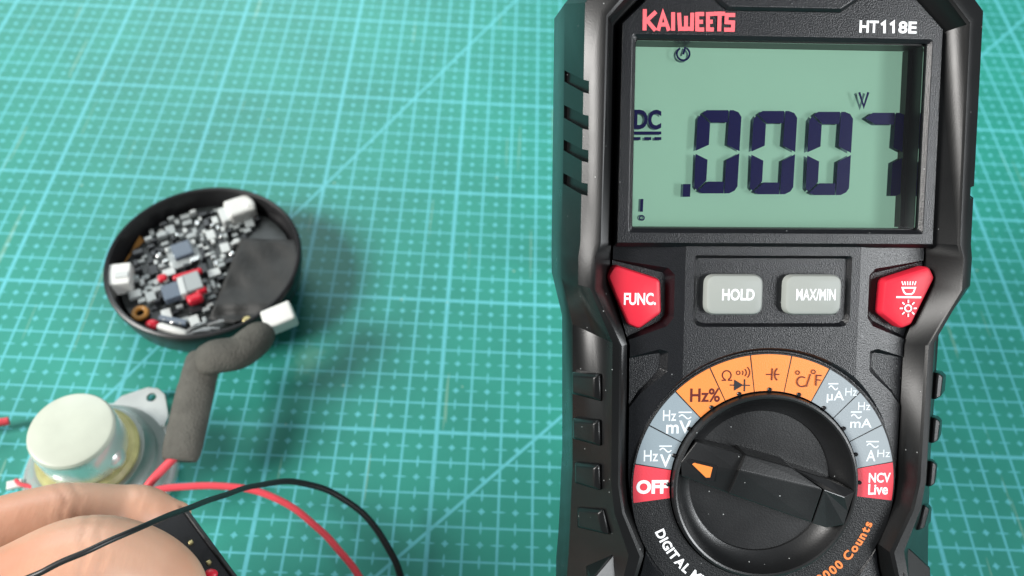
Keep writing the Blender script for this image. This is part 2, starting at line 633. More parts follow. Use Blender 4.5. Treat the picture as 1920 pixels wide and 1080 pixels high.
class Strokes:
    """printed marks laid on a flat face: ribbons and filled polygons; z climbs a hair per stroke"""

    def __init__(self, z):
        self.z, self.mb, self.k = z, MB(), 0

    def _z(self):
        self.k += 1
        return self.z + 0.0009 * self.k

    def line(self, pts, wd, closed=False):
        z = self._z()
        q = ribbon(pts, wd, closed)
        vs_, fs = [], []
        for quad in q:
            k = len(vs_)
            vs_ += [(p.x, p.y, z) for p in quad]
            fs.append([k, k + 1, k + 2, k + 3])
        self.mb.add(vs_, fs)

    def px(self, pts, wd, closed=False):
        self.line([F(u, v, self.z) for u, v in pts], wd * 0.0102, closed)

    def circle(self, u, v, r, wd, a0=0, a1=360):
        n = 24
        full = abs(a1 - a0) >= 360
        pts = [(u + r * math.cos(math.radians(a0 + (a1 - a0) * i / n)), v - r * math.sin(math.radians(a0 + (a1 - a0) * i / n)))
               for i in range(n if full else n + 1)]
        self.px(pts, wd, full)

    def fill(self, pts):
        z = self._z()
        self.mb.flat([F(u, v, self.z) for u, v in pts], z)

    def build(self, name, m, parent):
        return self.mb.build(name, m, parent)


FONT_CACHE = {}


def glyph_mesh(body, bold=0.0):
    cu = bpy.data.curves.new('t', 'FONT')
    cu.body = body
    cu.size = 1.0
    cu.offset = bold
    cu.resolution_u = 4
    o = bpy.data.objects.new('t', cu)
    COL.objects.link(o)
    bpy.context.view_layer.update()
    dg = bpy.context.evaluated_depsgraph_get()
    me = bpy.data.meshes.new_from_object(o.evaluated_get(dg))
    bpy.data.objects.remove(o)
    bpy.data.curves.remove(cu)
    return me


def text_box(body, box, z, m, parent, bold=0.02, name='lettering'):
    """printed word filling a measured rectangle (photo units) on the meter's face at height z"""
    me = glyph_mesh(body, bold)
    xs = [v.co.x for v in me.vertices]; ys = [v.co.y for v in me.vertices]
    x0, x1, y0, y1 = min(xs), max(xs), min(ys), max(ys)
    u0, v0, u1, v1 = box
    c = F((u0 + u1) / 2, (v0 + v1) / 2, z)
    vm, um = (v0 + v1) / 2, (u0 + u1) / 2
    W_ = (F(u1, vm, z) - F(u0, vm, z)).length
    H_ = (F(um, v0, z) - F(um, v1, z)).length
    for v in me.vertices:
        v.co = Vector((c.x + ((v.co.x - x0) / (x1 - x0) - 0.5) * W_, c.y + ((v.co.y - y0) / (y1 - y0) - 0.5) * H_, z)) * S
    me.name = name
    return put(name, me, m, parent)


def text_arc(body, centre, r, a_start, h, z, m, parent, bold=0.03, track=1.0, name='lettering', anchor='start'):
    """printed word running counter-clockwise along the bottom of a circle, tops towards the centre"""
    ms = [(ch, glyph_mesh(ch, bold) if ch != ' ' else None) for ch in body]
    ref = glyph_mesh('H', bold)
    hh = max(v.co.y for v in ref.vertices) - min(v.co.y for v in ref.vertices)
    sc = h / hh
    adv = []
    for ch, me in ms:
        adv.append(0.30 * sc if me is None else (max(v.co.x for v in me.vertices) - min(v.co.x for v in me.vertices) + 0.10) * sc)
    tot = sum(adv) * track / r
    a = math.radians(a_start) if anchor == 'start' else math.radians(a_start) - tot
    mb = MB()
    for (ch, me), ad in zip(ms, adv):
        da = ad * track / r
        if me is not None:
            x0 = min(v.co.x for v in me.vertices); x1 = max(v.co.x for v in me.vertices)
            am = a + da / 2
            e_r = Vector((math.cos(am), math.sin(am))); e_t = Vector((-math.sin(am), math.cos(am)))
            vs_ = []
            for v in me.vertices:
                q = Vector(centre[:2]) + e_r * (r - v.co.y * sc) + e_t * ((v.co.x - (x0 + x1) / 2) * sc)
                vs_.append((q.x, q.y, z))
            mb.add(vs_, [list(p.vertices) for p in me.polygons])
        a += da
    return mb.build(name, m, parent)


# ================================================================== THE SETTING
mb = MB()
mb.prism(rounded(rect(-60, -45, 60, 60), 2.0), -0.3, 0.0)
cutting_mat = mb.build('cutting_mat', M['mat'])
cutting_mat['kind'] = 'structure'
cutting_mat['label'] = 'green cutting mat printed with a pale blue centimetre grid under everything'
cutting_mat['category'] = 'cutting mat'

# ================================================================== MULTIMETER
meter = thing('digital_multimeter', 'black handheld digital multimeter in rubber holster, propped up with its pale green screen on', 'multimeter')
meter.matrix_world = Matrix.Translation(MORG * S) @ MROT.to_4x4()

I_ = [(0, 6.25), (2.15, 6.25), (3.32, 4.90), (3.37, .86), (3.46, .60), (3.46, 0.0), (2.93, -1.08), (2.91, -3.75), (2.81, -4.3),
      (2.43, -5.16), (2.55, -5.6), (2.75, -6.2), (2.75, -10.5), (2.2, -11.0), (0, -11.0)]
S_ = [(0, 7.1), (2.55, 7.1), (3.98, 5.38), (3.98, .86), (3.98, .60), (3.97, .12), (3.74, -.80), (3.70, -3.75), (3.72, -4.3),
      (3.74, -5.1), (3.76, -5.6), (3.8, -6.2), (3.8, -10.6), (2.9, -11.5), (0, -11.5)]
J_ = [(0, 6.0), (1.95, 6.0), (3.08, 4.83), (3.08, .86), (3.10, .62), (3.12, .05), (2.74, -1.12), (2.72, -3.75), (2.66, -4.25),
      (2.33, -5.1), (2.42, -5.6), (2.6, -6.2), (2.6, -10.4), (2.1, -10.85), (0, -10.85)]
ZI = [.4] * 6 + [.26] * 9


def lp(half, zs):
    return mirror([(p[0], p[1], z) for p, z in zip(half, zs)])


O_ = [(a[0] + (b[0] - a[0]) * .22, a[1] + (b[1] - a[1]) * .22) for a, b in zip(I_, S_)]
Q_ = [(a[0] + (b[0] - a[0]) * .60, a[1] + (b[1] - a[1]) * .60) for a, b in zip(I_, S_)]
B_ = [(p[0] * 1.012, p[1] if p[1] < 0 else p[1] * 1.005) for p in S_]
K_ = [(p[0] * .90, max(min(p[1] * .95, 6.2), -11.42)) for p in S_]
I2 = [(a[0] + (b[0] - a[0]) * .06, a[1] + (b[1] - a[1]) * .06) for a, b in zip(I_, S_)]
mb = MB()
mb.loft([lp(J_, [-1.3] * 15), lp(J_, [-.22] * 15), lp(I_, [z - .03 for z in ZI]), lp(I2, ZI), lp(O_, [z - .03 for z in ZI]),
         lp(Q_, [z - (.20 if i < 6 else .50) for i, z in enumerate(ZI)]), lp(S_, [-.75] * 15), lp(B_, [-2.2] * 15), lp(K_, [-4.85] * 15)], cap0=True, cap1=True)
holster = mb.build('holster', M['rubber'], meter)
# four shallow slots sunk in each upper side of the holster
cut = []
for s in (-1, 1):
    for (va, vb) in ((132, 174), (197, 242), (262, 303), (325.3 + s * .6, 366.2 + s * .9)):
        za = -.22
        if s < 0:
            pa = [F(1060, va, -.72), F(1106, va + 20, .26), F(1106, vb + 2, .26), F(1059, vb - 21, -.72)]
        for_ = [Vector((p.x * (1 if s < 0 else -1), p.y, p.z)) for p in pa]
        nrm = Vector((s * .93, 0, .36))
        c = MB()
        lo = [p - nrm * .045 for p in for_]
        hi = [p + nrm * .5 for p in for_]
        c.loft([lo, hi])
        cut.append(c)
carve(holster, cut)
for p in holster.data.polygons:
    p.use_smooth = True
holster.data.set_sharp_from_angle(angle=math.radians(25))
bv = holster.modifiers.new('bevel', 'BEVEL'); bv.width = .045 * S; bv.segments = 3; bv.limit_method = 'ANGLE'; bv.angle_limit = math.radians(24)

# grip ribs on the lower slopes
for s in (-1, 1):
    for k, (u0, v0, u1, v1, du) in enumerate(((1074, 697, 1130, 752, 0), (1076, 783, 1129, 836, 0), (1080, 866, 1129, 919, 0), (1084, 950, 1137, 1002, 8))):
        a = [F(u0, v0, -.62), F(u1 - 4, v0 + 4, .02), F(u1 - 2 + du, v1, .02), F(u0, v1 - 14, -.62)]
        a = [Vector((p.x * (1 if s < 0 else -1), p.y, p.z)) for p in a]
        nrm = Vector((s * .62, 0, .78))
        cen = sum(a, Vector()) / 4
        r_ = MB()
        r_.loft([[p - nrm * .15 for p in a], [p + nrm * .04 for p in a], [cen + (p - cen) * .74 + nrm * .13 for p in a]])
        r_.build('grip_rib', M['rubber'], meter, smooth=True, bevel=0.025)
    # raised shoulder pad under the ribs, its face turned up and to the right
    a = [F(1100, 1066, -.30), F(1163, 1036, .16), F(1180, 1050, .20), F(1176, 1150, .20), F(1102, 1150, -.30)]
    a = [Vector((p.x * (1 if s < 0 else -1), p.y, p.z)) for p in a]
    cen = sum(a, Vector()) / 5
    n_ = Vector((.30 if s < 0 else .42, .22, .90))
    top = [Vector((p.x, p.y, cen.z + .16 - (n_.x * (p.x - cen.x) + n_.y * (p.y - cen.y)) / n_.z)) for p in a]
    r_ = MB()
    r_.loft([[Vector((p.x, p.y, p.z - .4)) for p in a], top])
    r_.build('shoulder_pad', M['rubber'], meter, smooth=True, bevel=0.03)

# kickstand behind
mb = MB()
foot_y = -1.2
foot_z = -(11.2996 + .66211 * foot_y) / .7494
mb.loft([[(-1.8, 3.2, -4.7), (1.8, 3.2, -4.7), (1.8, 3.6, -4.9), (-1.8, 3.6, -4.9)],
         [(-1.5, foot_y, foot_z + .15), (1.5, foot_y, foot_z + .15), (1.5, foot_y + .3, foot_z + .05), (-1.5, foot_y + .3, foot_z + .05)]])
mb.build('kickstand', M['rubber'], meter, bevel=.05)

# ---- lower front panel
ZB = .12                                                       # face of the screen bezel
half = [(0, .80), (3.05, .80), (3.06, .05), (2.70, -1.12), (2.68, -3.75), (2.62, -4.25), (2.29, -5.1), (2.38, -5.6), (2.55, -6.2), (2.55, -10.3), (0, -10.3)]
mb = MB()
mb.prism(mirror(half), -1.2, 0.0)
me = mb.mesh('front_panel')
bm = bmesh.new()
bm.from_mesh(me)
for s in (-1, 1):                                              # both flanks of the face fall away
    t = math.radians(9)
    g_ = bm.verts[:] + bm.edges[:] + bm.faces[:]
    r_ = bmesh.ops.bisect_plane(bm, geom=g_, plane_co=Vector((s * 1.70, 0, 0)) * S, plane_no=Vector((s * math.sin(t), 0, math.cos(t))), clear_outer=True)
    eds = [e for e in r_['geom_cut'] if isinstance(e, bmesh.types.BMEdge)]
    bmesh.ops.edgeloop_fill(bm, edges=[e for e in bm.edges if e.is_boundary])
bmesh.ops.recalc_face_normals(bm, faces=bm.faces)
bm.to_mesh(me)
bm.free()
panel = put('front_panel', me, M['panel'], meter)

DC = (0.0, -3.895)                                             # dial centre


def cutter(poly, depth, wall, up=.3, z=0.0, r=0.0):
    """pocket with sloping walls: outline on the face, floor at -depth"""
    c = MB()
    k = wall / depth
    rd = (lambda q: rounded(q, r, 4)) if r else (lambda q: q)
    c.loft([[(p[0], p[1], z - depth) for p in rd(offset(poly, -wall))], [(p[0], p[1], z + up) for p in rd(offset(poly, k * up))]])
    return c


circ = lambda r, n=96: [(DC[0] + r * math.cos(2 * math.pi * i / n), DC[1] + r * math.sin(2 * math.pi * i / n)) for i in range(n)]
plate = rect(-1.53, -.75, 1.53, .62)
func_p = [(-3.4, .66), (-3.08, .62), (-2.02, .37), (-1.91, .24), (-1.91, -.57), (-2.02, -.74), (-2.80, -1.12), (-3.4, -1.12)]
arrow_p = [(-3.2, -1.33), (-2.8, -1.30), (-2.14, -1.18), (-1.99, -1.24), (-2.0, -1.62), (-2.12, -1.76), (-2.45, -2.10), (-2.76, -2.60), (-3.2, -3.4)]
mir = lambda p: [(-a, b) for a, b in reversed(p)]
well = MB()
well.prism(circ(1.89), -.95, .3)
carve(panel, [cutter(circ(2.74), .11, .07), well,
              cutter(plate, .10, .06, r=[.2, .2, .06, .06]),
              cutter(func_p, .20, .11, z=-.06, r=.06), cutter(mir(func_p), .20, .11, z=-.06, r=.06),
              cutter(arrow_p, .13, .10, z=-.06, r=.05), cutter(mir(arrow_p), .13, .10, z=-.06, r=.05)])
bv = panel.modifiers.new('bevel', 'BEVEL'); bv.width = .026 * S; bv.segments = 3; bv.limit_method = 'ANGLE'; bv.angle_limit = math.radians(20)

# ---- screen bezel
half = [(0, 6.0), (1.85, 6.0), (2.54, 5.36), (3.04, 4.87), (3.06, .775), (0, .775)]
mb = MB()
hb = mirror(half)
mb.loft([[(p[0], p[1], -.9) for p in hb], [(p[0], p[1], -.02) for p in hb], [(p[0], p[1] + (.05 if p[1] < 1 else 0), ZB) for p in offset(hb, -.03)]])
bezel = mb.build('screen_bezel', M['panel'], meter)
wc = [F(1182, 63, ZB), F(1744.5, 73, ZB), F(1722.5, 441, ZB), F(1168.7, 434, ZB)]
wx = (wc[1].x - wc[0].x + wc[2].x - wc[3].x) / 4
wt, wbm = (wc[0].y + wc[1].y) / 2, (wc[2].y + wc[3].y) / 2
wr = rect(-wx, wbm, wx, wt)
win_in = lambda d: rounded(offset(wr, -d), .05, 3)
c1 = cutter(wr, .055, .075, z=ZB, r=.06)
inner = win_in(.075)
c2 = MB()
c2.prism(inner, -1.2, .3)
carve(bezel, [c1, c2])
bv = bezel.modifiers.new('bevel', 'BEVEL'); bv.width = .026 * S; bv.segments = 3; bv.limit_method = 'ANGLE'; bv.angle_limit = math.radians(20)
# glossy lining of the window well
mb = MB()
ow, iw = win_in(.06), win_in(.095)
mb.loft([[(p[0], p[1], -.80) for p in iw], [(p[0], p[1], -.02) for p in iw], [(p[0], p[1], -.02) for p in ow], [(p[0], p[1], -.80) for p in ow]], False, False)
mb.build('window_lining', M['lining'], meter)

# dark strip beside the visible part of the screen
mb = MB()
mb.prism(rect(F(1693, 300, -.4).x, wbm + .12, wx - .105, wt - .11), -.80, -.40)
mb.build('screen_mask', M['lining'], meter)
# raised lip above the brand name
lip = [F(1330, -12, ZB), F(1345, 6, ZB), F(1362, 20, ZB), F(1575, 24, ZB), F(1606, 3, ZB), F(1622, -12, ZB)]
mb = MB()
lp_ = [(p.x, p.y) for p in lip] + [(1.2, 5.9), (-1.2, 5.9)]
mb.loft([[(p[0], p[1], ZB - .1) for p in lp_], [(p[0], p[1], ZB + .02) for p in lp_], [(p[0], p[1], ZB + .08) for p in offset(lp_, -.06)]])
mb.build('top_ridge', M['panel'], meter, bevel=.015)

# ---- screen
ZL = -.62
lcd_r = F(1690, 300, ZL).x
mb = MB()
mb.prism(rect(-2.72, wbm + .10, lcd_r, wt - .10), ZL - .05, ZL)
mb.build('screen', M['lcd'], meter)
mb = MB()
mb.prism(win_in(.10), -.02, .0)
mb.build('screen_cover', M['glass'], meter)
mb = MB()
mb.prism(rect(-2.9, wbm - .1, 2.9, wt + .1), -.95, ZL - .06)
mb.build('screen_backing', M['gloss'], meter)

ZD, ZG = -.44, ZL + .006


def digit(segs, u, v, wpx=82, hpx=156):
    """seven-segment figure: outlines measured in a box w x h"""
    P = {'a': [(8, 6), (16, 0), (57, 0), (57, 23), (26, 23)],
         'f': [(0, 16), (5, 8), (24, 25), (24, 65), (0, 76)],
         'b': [(59, 0), (66, 0), (76, 4), (82, 13), (82, 77), (58, 65)],
         'e': [(0, 82), (23, 93), (23, 132), (6, 150), (1, 144)],
         'c': [(82, 81), (82, 143), (77, 151), (67, 156), (58, 156), (58, 94)],
         'd': [(8, 152), (26, 134), (56, 134), (56, 156), (17, 156)],
         '7a': [(2, 10), (16, 0), (57, 0), (57, 22), (22, 22)]}
    return [[(u + x - (y / hpx) * 9 + 1, v + y) for x, y in P[s]] for s in segs]


lcd_items = []
for k in range(3):
    lcd_items.append(('digit', digit('afbecd', 1308 + 104.6 * k, 206.5 + 1.6 * k)))
lcd_items.append(('digit', digit(['7a', 'b', 'c'], 1308 + 104.6 * 3 - 2, 211.5)))
lcd_items.append(('decimal_point', [[(1281, 345), (1295, 345), (1294, 369), (1280, 369)]]))
lcd_items.append(('line_mark', [[(1187, 246.5), (1240, 246.5), (1240, 252), (1187, 252)]]))
for u in (1188, 1208, 1227):
    lcd_items.append(('line_mark', [[(u, 257), (u + 13, 257), (u + 13, 262.5), (u, 262.5)]]))
lcd_items.append(('bar_mark', [[(1201, 373), (1206.5, 373), (1205.5, 397), (1200, 397)]]))


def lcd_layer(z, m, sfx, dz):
    """same printed shapes at the segment layer or as a paler copy beneath that paints their reflection"""
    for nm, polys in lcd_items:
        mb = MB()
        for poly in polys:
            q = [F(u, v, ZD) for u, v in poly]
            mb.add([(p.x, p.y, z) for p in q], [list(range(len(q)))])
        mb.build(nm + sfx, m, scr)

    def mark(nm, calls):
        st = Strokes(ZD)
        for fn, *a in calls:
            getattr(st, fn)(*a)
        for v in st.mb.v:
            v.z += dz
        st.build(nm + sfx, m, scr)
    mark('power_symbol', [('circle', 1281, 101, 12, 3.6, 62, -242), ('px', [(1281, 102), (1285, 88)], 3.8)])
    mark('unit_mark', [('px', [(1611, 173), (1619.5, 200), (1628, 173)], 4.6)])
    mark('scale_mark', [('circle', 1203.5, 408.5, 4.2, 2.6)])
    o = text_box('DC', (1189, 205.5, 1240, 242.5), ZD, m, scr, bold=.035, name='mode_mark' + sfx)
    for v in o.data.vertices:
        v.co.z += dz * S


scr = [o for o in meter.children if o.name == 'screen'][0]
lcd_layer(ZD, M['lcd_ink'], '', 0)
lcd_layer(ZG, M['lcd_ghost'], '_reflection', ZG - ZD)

# ---- bezel lettering
st = Strokes(ZB + .004)
bw = 7.2
brand = {
    'K': [[(1209, 17), (1208.5, 57)], [(1230, 22), (1213, 38), (1229, 57)]],
    'A': [[(1234, 57.5), (1243, 24), (1254, 57.5)], [(1238, 46), (1251, 46)]],
    'I': [[(1262, 23), (1262, 57.5)]],
    'W': [[(1273, 24), (1275, 58)], [(1286, 30), (1286, 58)], [(1298, 24), (1297, 58)], [(1274, 54), (1298, 54)]],
    'E': [[(1307, 23), (1307, 59)], [(1307, 26.5), (1320, 26.5)], [(1307, 41), (1318, 41)], [(1307, 55.5), (1320, 55.5)]],
    'e': [[(1327, 23), (1327, 59)], [(1327, 26.5), (1338, 26.5)], [(1327, 41), (1336, 41)], [(1327, 55.5), (1338, 55.5)]],
    'T': [[(1349, 22), (1348, 59)], [(1338, 26), (1359, 26)]],
    'S': [[(1378, 28.5), (1362, 28.5), (1361.5, 42), (1374, 42.5), (1373.5, 56), (1357, 56)]],
}
for k in brand:
    for s_ in brand[k]:
        st.px(s_, bw)
st.build('lettering', M['red_ink'], bezel)
text_box('HT', (1611.5, 38.5, 1647.5, 61.5), ZB + .004, M['white_ink'], bezel, bold=.030)
text_box('8E', (1684.5, 40, 1719, 63), ZB + .004, M['white_ink'], bezel, bold=.030)
for u in (1658.5, 1675.5):
    st = Strokes(ZB + .004)
    st.px([(u - 6.5, 46.5), (u, 41.5), (u - .3, 62.3)], 4.6)
    st.build('lettering', M['white_ink'], bezel)

# ---- buttons
def button(poly, z0, z1, r, m, inset=.07):
    mb = MB()
    rp = rounded(poly, r, 6)
    mb.loft([[(p[0], p[1], z0) for p in rp], [(p[0], p[1], z1 - .07) for p in rp], [(p[0], p[1], z1 - .02) for p in offset(rp, -inset * .4)],
             [(p[0], p[1], z1) for p in offset(rp, -inset)]])
    return mb.build('button', m, meter, smooth=True)


ZF = .02
fl = [F(1139, 520, ZF), F(1150, 497, ZF), F(1233, 522, ZF), F(1237, 588, ZF), F(1196, 619, ZF), F(1176, 610, ZF)]
fr = [F(1754, 520, ZF), F(1741, 497, ZF), F(1653, 527, ZF), F(1649, 588, ZF), F(1688, 616, ZF), F(1708, 608, ZF)]
sym = [((-a.x + b.x) / 2, (a.y + b.y) / 2) for a, b in zip(fl, fr)]
bl = button([(-x, y) for x, y in sym], -.3, ZF, .13, M['red_button'])
bl['label'] = 'red left button marked FUNC.'
br = button(list(reversed(sym)), -.3, ZF, .13, M['red_button'])
br['label'] = 'red right button with backlight symbols'
ZK = .10
hold = button([(-1.32, -.51), (-.21, -.51), (-.21, .26), (-1.32, .26)], -.2, ZK, .20, M['grey_button'])
hold['label'] = 'grey button marked HOLD'
maxm = button([(.21, -.51), (1.32, -.51), (1.32, .26), (.21, .26)], -.2, ZK, .20, M['grey_button'])
maxm['label'] = 'grey button marked MAX/MIN'
text_box('FUNC.', (1170, 549, 1230, 572), ZF + .004, M['white_ink'], bl, bold=.028)
text_box('HOLD', (1354, 541.5, 1415, 563.5), ZK + .004, M['white_ink'], hold, bold=.03)
text_box('MAX/MIN', (1493, 541.5, 1567, 563.5), ZK + .004, M['white_ink'], maxm, bold=.022)
st = Strokes(ZF + .004)
st.px([(1692, 539.5), (1716, 539.5), (1713, 548), (1709, 551.5), (1699, 551.5), (1695, 548)], 3.2, True)
for i in range(6):
    st.px([(1691 + i * 5.2, 527.5), (1693.5 + i * 4.2, 534.5)], 2.4)
st.px([(1680, 557), (1727, 557.5)], 3.4)
st.circle(1702.5, 578, 6.0, 3.0)
for k in range(8):
    a = math.pi * k / 4
    st.px([(1702.5 + 10 * math.cos(a), 578 + 10 * math.sin(a)), (1702.5 + 16 * math.cos(a), 578 + 16 * math.sin(a))], 2.8)
st.build('symbol', M['white_ink'], br)

# ---- function ring and its labels
ZR = -.09
mb = MB()
rp_ = [(1.88, -.5), (2.645, -.5), (2.645, ZR - .02), (2.63, ZR), (1.88, ZR), (1.88, -.5)]
mb.loft([[(DC[0] + r * math.cos(math.tau * i / 128), DC[1] + r * math.sin(math.tau * i / 128), z) for i in range(128)] for r, z in rp_], False, False)
ring = mb.build('function_ring', M['ring'], meter, smooth=True)
ZS = ZR + .006
bounds = [-172.6, 170.1, 152.3, 134.0, 116.2, 98.0, 80.0, 62.3, 45.1, 27.2, 9.8, -7.6]
mats = ['red', 'bluegrey', 'bluegrey', 'orange', 'orange', 'orange', 'orange', 'palegrey', 'palegrey', 'palegrey', 'red']
R0, R1 = 1.885, 2.60
for i, mk in enumerate(mats):
    a0, a1 = bounds[i], bounds[i + 1]
    if i == 0:
        a0 += 360
    gap = .30 if mk != 'red' else .2
    a0 -= gap; a1 += gap
    n = 14
    poly = [(DC[0] + R1 * math.cos(math.radians(a0 + (a1 - a0) * k / n)), DC[1] + R1 * math.sin(math.radians(a0 + (a1 - a0) * k / n))) for k in range(n + 1)]
    poly += [(DC[0] + R0 * math.cos(math.radians(a1 + (a0 - a1) * k / n)), DC[1] + R0 * math.sin(math.radians(a1 + (a0 - a1) * k / n))) for k in range(n + 1)]
    mb = MB()
    mb.prism(list(reversed(poly)), ZR - .03, ZS)
    lo = mb.build('label_patch', M[mk], ring)
for i in range(11):                                            # notch marks by the knob
    am = (bounds[i] + (360 if i == 0 else 0) + bounds[i + 1]) / 2
    c = (DC[0] + 1.91 * math.cos(math.radians(am)), DC[1] + 1.91 * math.sin(math.radians(am)))
    mb = MB()
    mb.lathe([(.042, ZS - .01), (.042, ZS + .015), (.028, ZS + .025)], 16, (*c, 0))
    mb.build('position_dot', M['gloss'], ring, smooth=True)
ZT = ZS + .004


def tb(body, box, m, bold=.02):
    return text_box(body, box, ZT, M[m], ring, bold)


def tilde(st, u0, u1, v, wd=2.6):
    pts = []
    for k in range(13):
        t = k / 12
        pts.append((u0 + (u1 - u0) * t, v - 3.6 * math.sin(2 * math.pi * t)))
    st.px(pts, wd)


tb('OFF', (1193, 900, 1253, 926), 'white_ink', .045)
tb('NCV', (1629, 886.5, 1670, 905), 'white_ink', .025)
tb('Live', (1628, 907.5, 1665, 927.5), 'white_ink', .025)
tb('Hz%', (1294, 728, 1350, 754), 'maroon_ink', .02)
tb('Hz', (1207, 844, 1234, 865), 'pale_ink', .01)
tb('V', (1237, 852, 1259, 876), 'pale_ink', .02)
tb('Hz', (1243, 769, 1268, 789), 'pale_ink', .01)
tb('mV', (1249, 788.5, 1296, 813), 'pale_ink', .02)
tb('µA', (1550, 733, 1583, 755), 'pale_ink', .015)
tb('Hz', (1585, 727, 1607, 742), 'pale_ink', .0)
tb('Hz', (1609, 754, 1632, 769), 'pale_ink', .0)
tb('mA', (1594, 785, 1635, 802), 'pale_ink', .015)
tb('A', (1624, 844, 1642, 865), 'pale_ink', .015)
tb('Hz', (1645, 843, 1669, 857), 'pale_ink', .0)
st = Strokes(ZT)
for u0, u1, vb, vt in ((1236, 1260, 836.5, 844), (1272, 1297, 773, 781.5), (1553, 1572, 719.5, 727), (1595, 1616, 772.5, 780.5), (1624, 1648, 828, 835.5)):
    for k in (0, 1):
        st = Strokes(ZT)
        if k:
            tilde(st, u0 + 1, u1 - 1, vt)
        else:
            st.px([(u0, vb), (u1, vb)], 2.6)
        st.build('lettering', M['pale_ink'], ring)
st = Strokes(ZT)
# ohm, sounder, diode, capacitor, degrees
om = [(1353, 713), (1360, 713)] + [(1362.5 + 8.2 * math.cos(math.radians(a)), 703.5 - 8.5 * math.sin(math.radians(a))) for a in range(245, -66, -18)] + [(1366, 713), (1373, 713)]
st.px(om, 2.4)
st.circle(1384, 699, 3.4, 1.8)
for k, r in enumerate((5, 9, 13)):
    st.circle(1388 + k * 2.2, 699 - k * .4, r, 2.0, -48, 48)
st.px([(1436, 702), (1447, 702)], 2.2); st.px([(1452.5, 702), (1461, 702)], 2.2)
st.px([(1447.5, 690.5), (1446.5, 713)], 2.4)
st.px([(1457, 690.5), (1453, 696), (1452, 702), (1453, 708), (1456.5, 713)], 2.4)
st.circle(1495, 698.5, 3.4, 1.7); st.circle(1524.5, 697, 3.6, 1.7)
st.circle(1503, 715.5, 9.2, 2.4, 50, 310)
st.px([(1511, 725), (1519, 701)], 2.2)
st.px([(1529, 723), (1530, 703.5), (1540, 704)], 2.4); st.px([(1530, 712), (1538, 712.5)], 2.2)
st.build('lettering', M['maroon_ink'], ring)
st = Strokes(ZT)
st.px([(1368, 722), (1406, 722.5)], 2.2)
st.build('lettering', M['black_ink'], ring)
st = Strokes(ZT + .002)
st.px([(1396, 711), (1395.5, 734)], 2.6)
st.build('lettering', M['black_ink'], ring)
st = Strokes(ZT + .003)
st.fill([(1376.5, 711.5), (1393.5, 722), (1376, 732.5)])
st.build('lettering', M['black_ink'], ring)
pD, pS = F(1240, 1001, ZT), F(1625, 986, ZT)
rD = math.hypot(pD.x - DC[0], pD.y - DC[1])
aD = math.degrees(math.atan2(pD.y - DC[1], pD.x - DC[0]))
aS = math.degrees(math.atan2(pS.y - DC[1], pS.x - DC[0]))
text_arc('DIGITAL MULTIMETER', DC, rD + .095, aD - 2.4, .19, ZT, M['white_ink'], ring, bold=.035, track=1.0)
rS = math.hypot(pS.x - DC[0], pS.y - DC[1])
text_arc('20000 Counts', DC, rS + .09, aS + 2.6, .19, ZT, M['orange_ink'], ring, bold=.035, track=1.06, anchor='end')

# ---- rotary knob
mb = MB()
mb.lathe([(1.0, -.65), (1.85, -.65), (1.85, -.02), (1.83, .03), (1.79, .045), (1.755, .03), (1.735, -.02), (1.70, -.105), (1.645, -.19), (1.575, -.26), (1.50, -.315), (1.43, -.35), (1.415, -.385), (.8, -.39)], 128, (*DC, 0))
knob = mb.build('rotary_knob', M['knob'], meter, smooth=True)
knob.data.set_sharp_from_angle(angle=math.radians(22))


def solid(top, zb, name, m, parent, bev=.02):
    """raised block from a ring of top points down to height zb, sides splayed a little"""
    cx = sum(p.x for p in top) / len(top); cy = sum(p.y for p in top) / len(top)
    mb = MB()
    mb.loft([[(p.x + (p.x - cx) * .03, p.y + (p.y - cy) * .05, zb) for p in top], [tuple(p) for p in top]])
    return mb.build(name, m, parent, bevel=bev)


pad = [F(1306, 828, .03), F(1395, 852, .14), F(1384, 881, .20), F(1366, 925, .06), F(1279, 893, .03), F(1277, 866, .05)]
mb = MB()
tri = [tuple(p) for p in pad]
bot = [(p.x, p.y, -.6) for p in pad]
mb.add(tri + bot, [[0, 1, 2, 5], [2, 3, 4, 5], [1, 0, 6, 7], [2, 1, 7, 8], [3, 2, 8, 9], [4, 3, 9, 10], [5, 4, 10, 11], [0, 5, 11, 6], [6, 11, 10, 9, 8, 7]])
mb.build('pointer_bar', M['knob'], knob, bevel=.018)
T1, R1_, L1_ = F(1397, 852, .20), F(1386, 881, .31), F(1367, 926, .17)
T2, R2_, L2_ = F(1484, 876, .20), F(1543, 917, .31), F(1521, 980, .17)
T1b, L1b = Vector((T1.x + .02, T1.y + .03, -.6)), Vector((L1_.x - .02, L1_.y - .05, -.6))
T2b, L2b = Vector((T2.x + .02, T2.y + .03, -.6)), Vector((L2_.x - .02, L2_.y - .05, -.6))
mb = MB()
mb.add([T1, R1_, L1_, L1b, T1b, T2, R2_, L2_, L2b, T2b],
       [[0, 1, 6, 5], [1, 2, 7, 6], [2, 3, 8, 7], [4, 0, 5, 9], [0, 4, 3, 2, 1], [5, 6, 7, 8, 9], [3, 4, 9, 8]])
mb.build('grip_bar', M['knob'], knob, bevel=.022)
E = [F(1486, 877, .10), F(1545, 918, .29), F(1523, 981, .15), F(1550, 990, .06), F(1583, 984, .05), F(1590, 960, .07), F(1583, 932, .20), F(1604, 922, .04), F(1552, 898, .06)]
mb = MB()
bt = [(p.x, p.y, -.54) for p in E]
n = len(E)
mb.add([tuple(p) for p in E] + bt,
       [[0, 1, 6, 8], [8, 6, 7], [1, 2, 3], [1, 3, 4, 5], [1, 5, 6], [5, 7, 6]] +
       [[(i + 1) % n, i, n + i, n + (i + 1) % n] for i in range(n) if True] + [[n + i for i in range(n)]])
mb.build('grip_end', M['knob'], knob, bevel=.018)
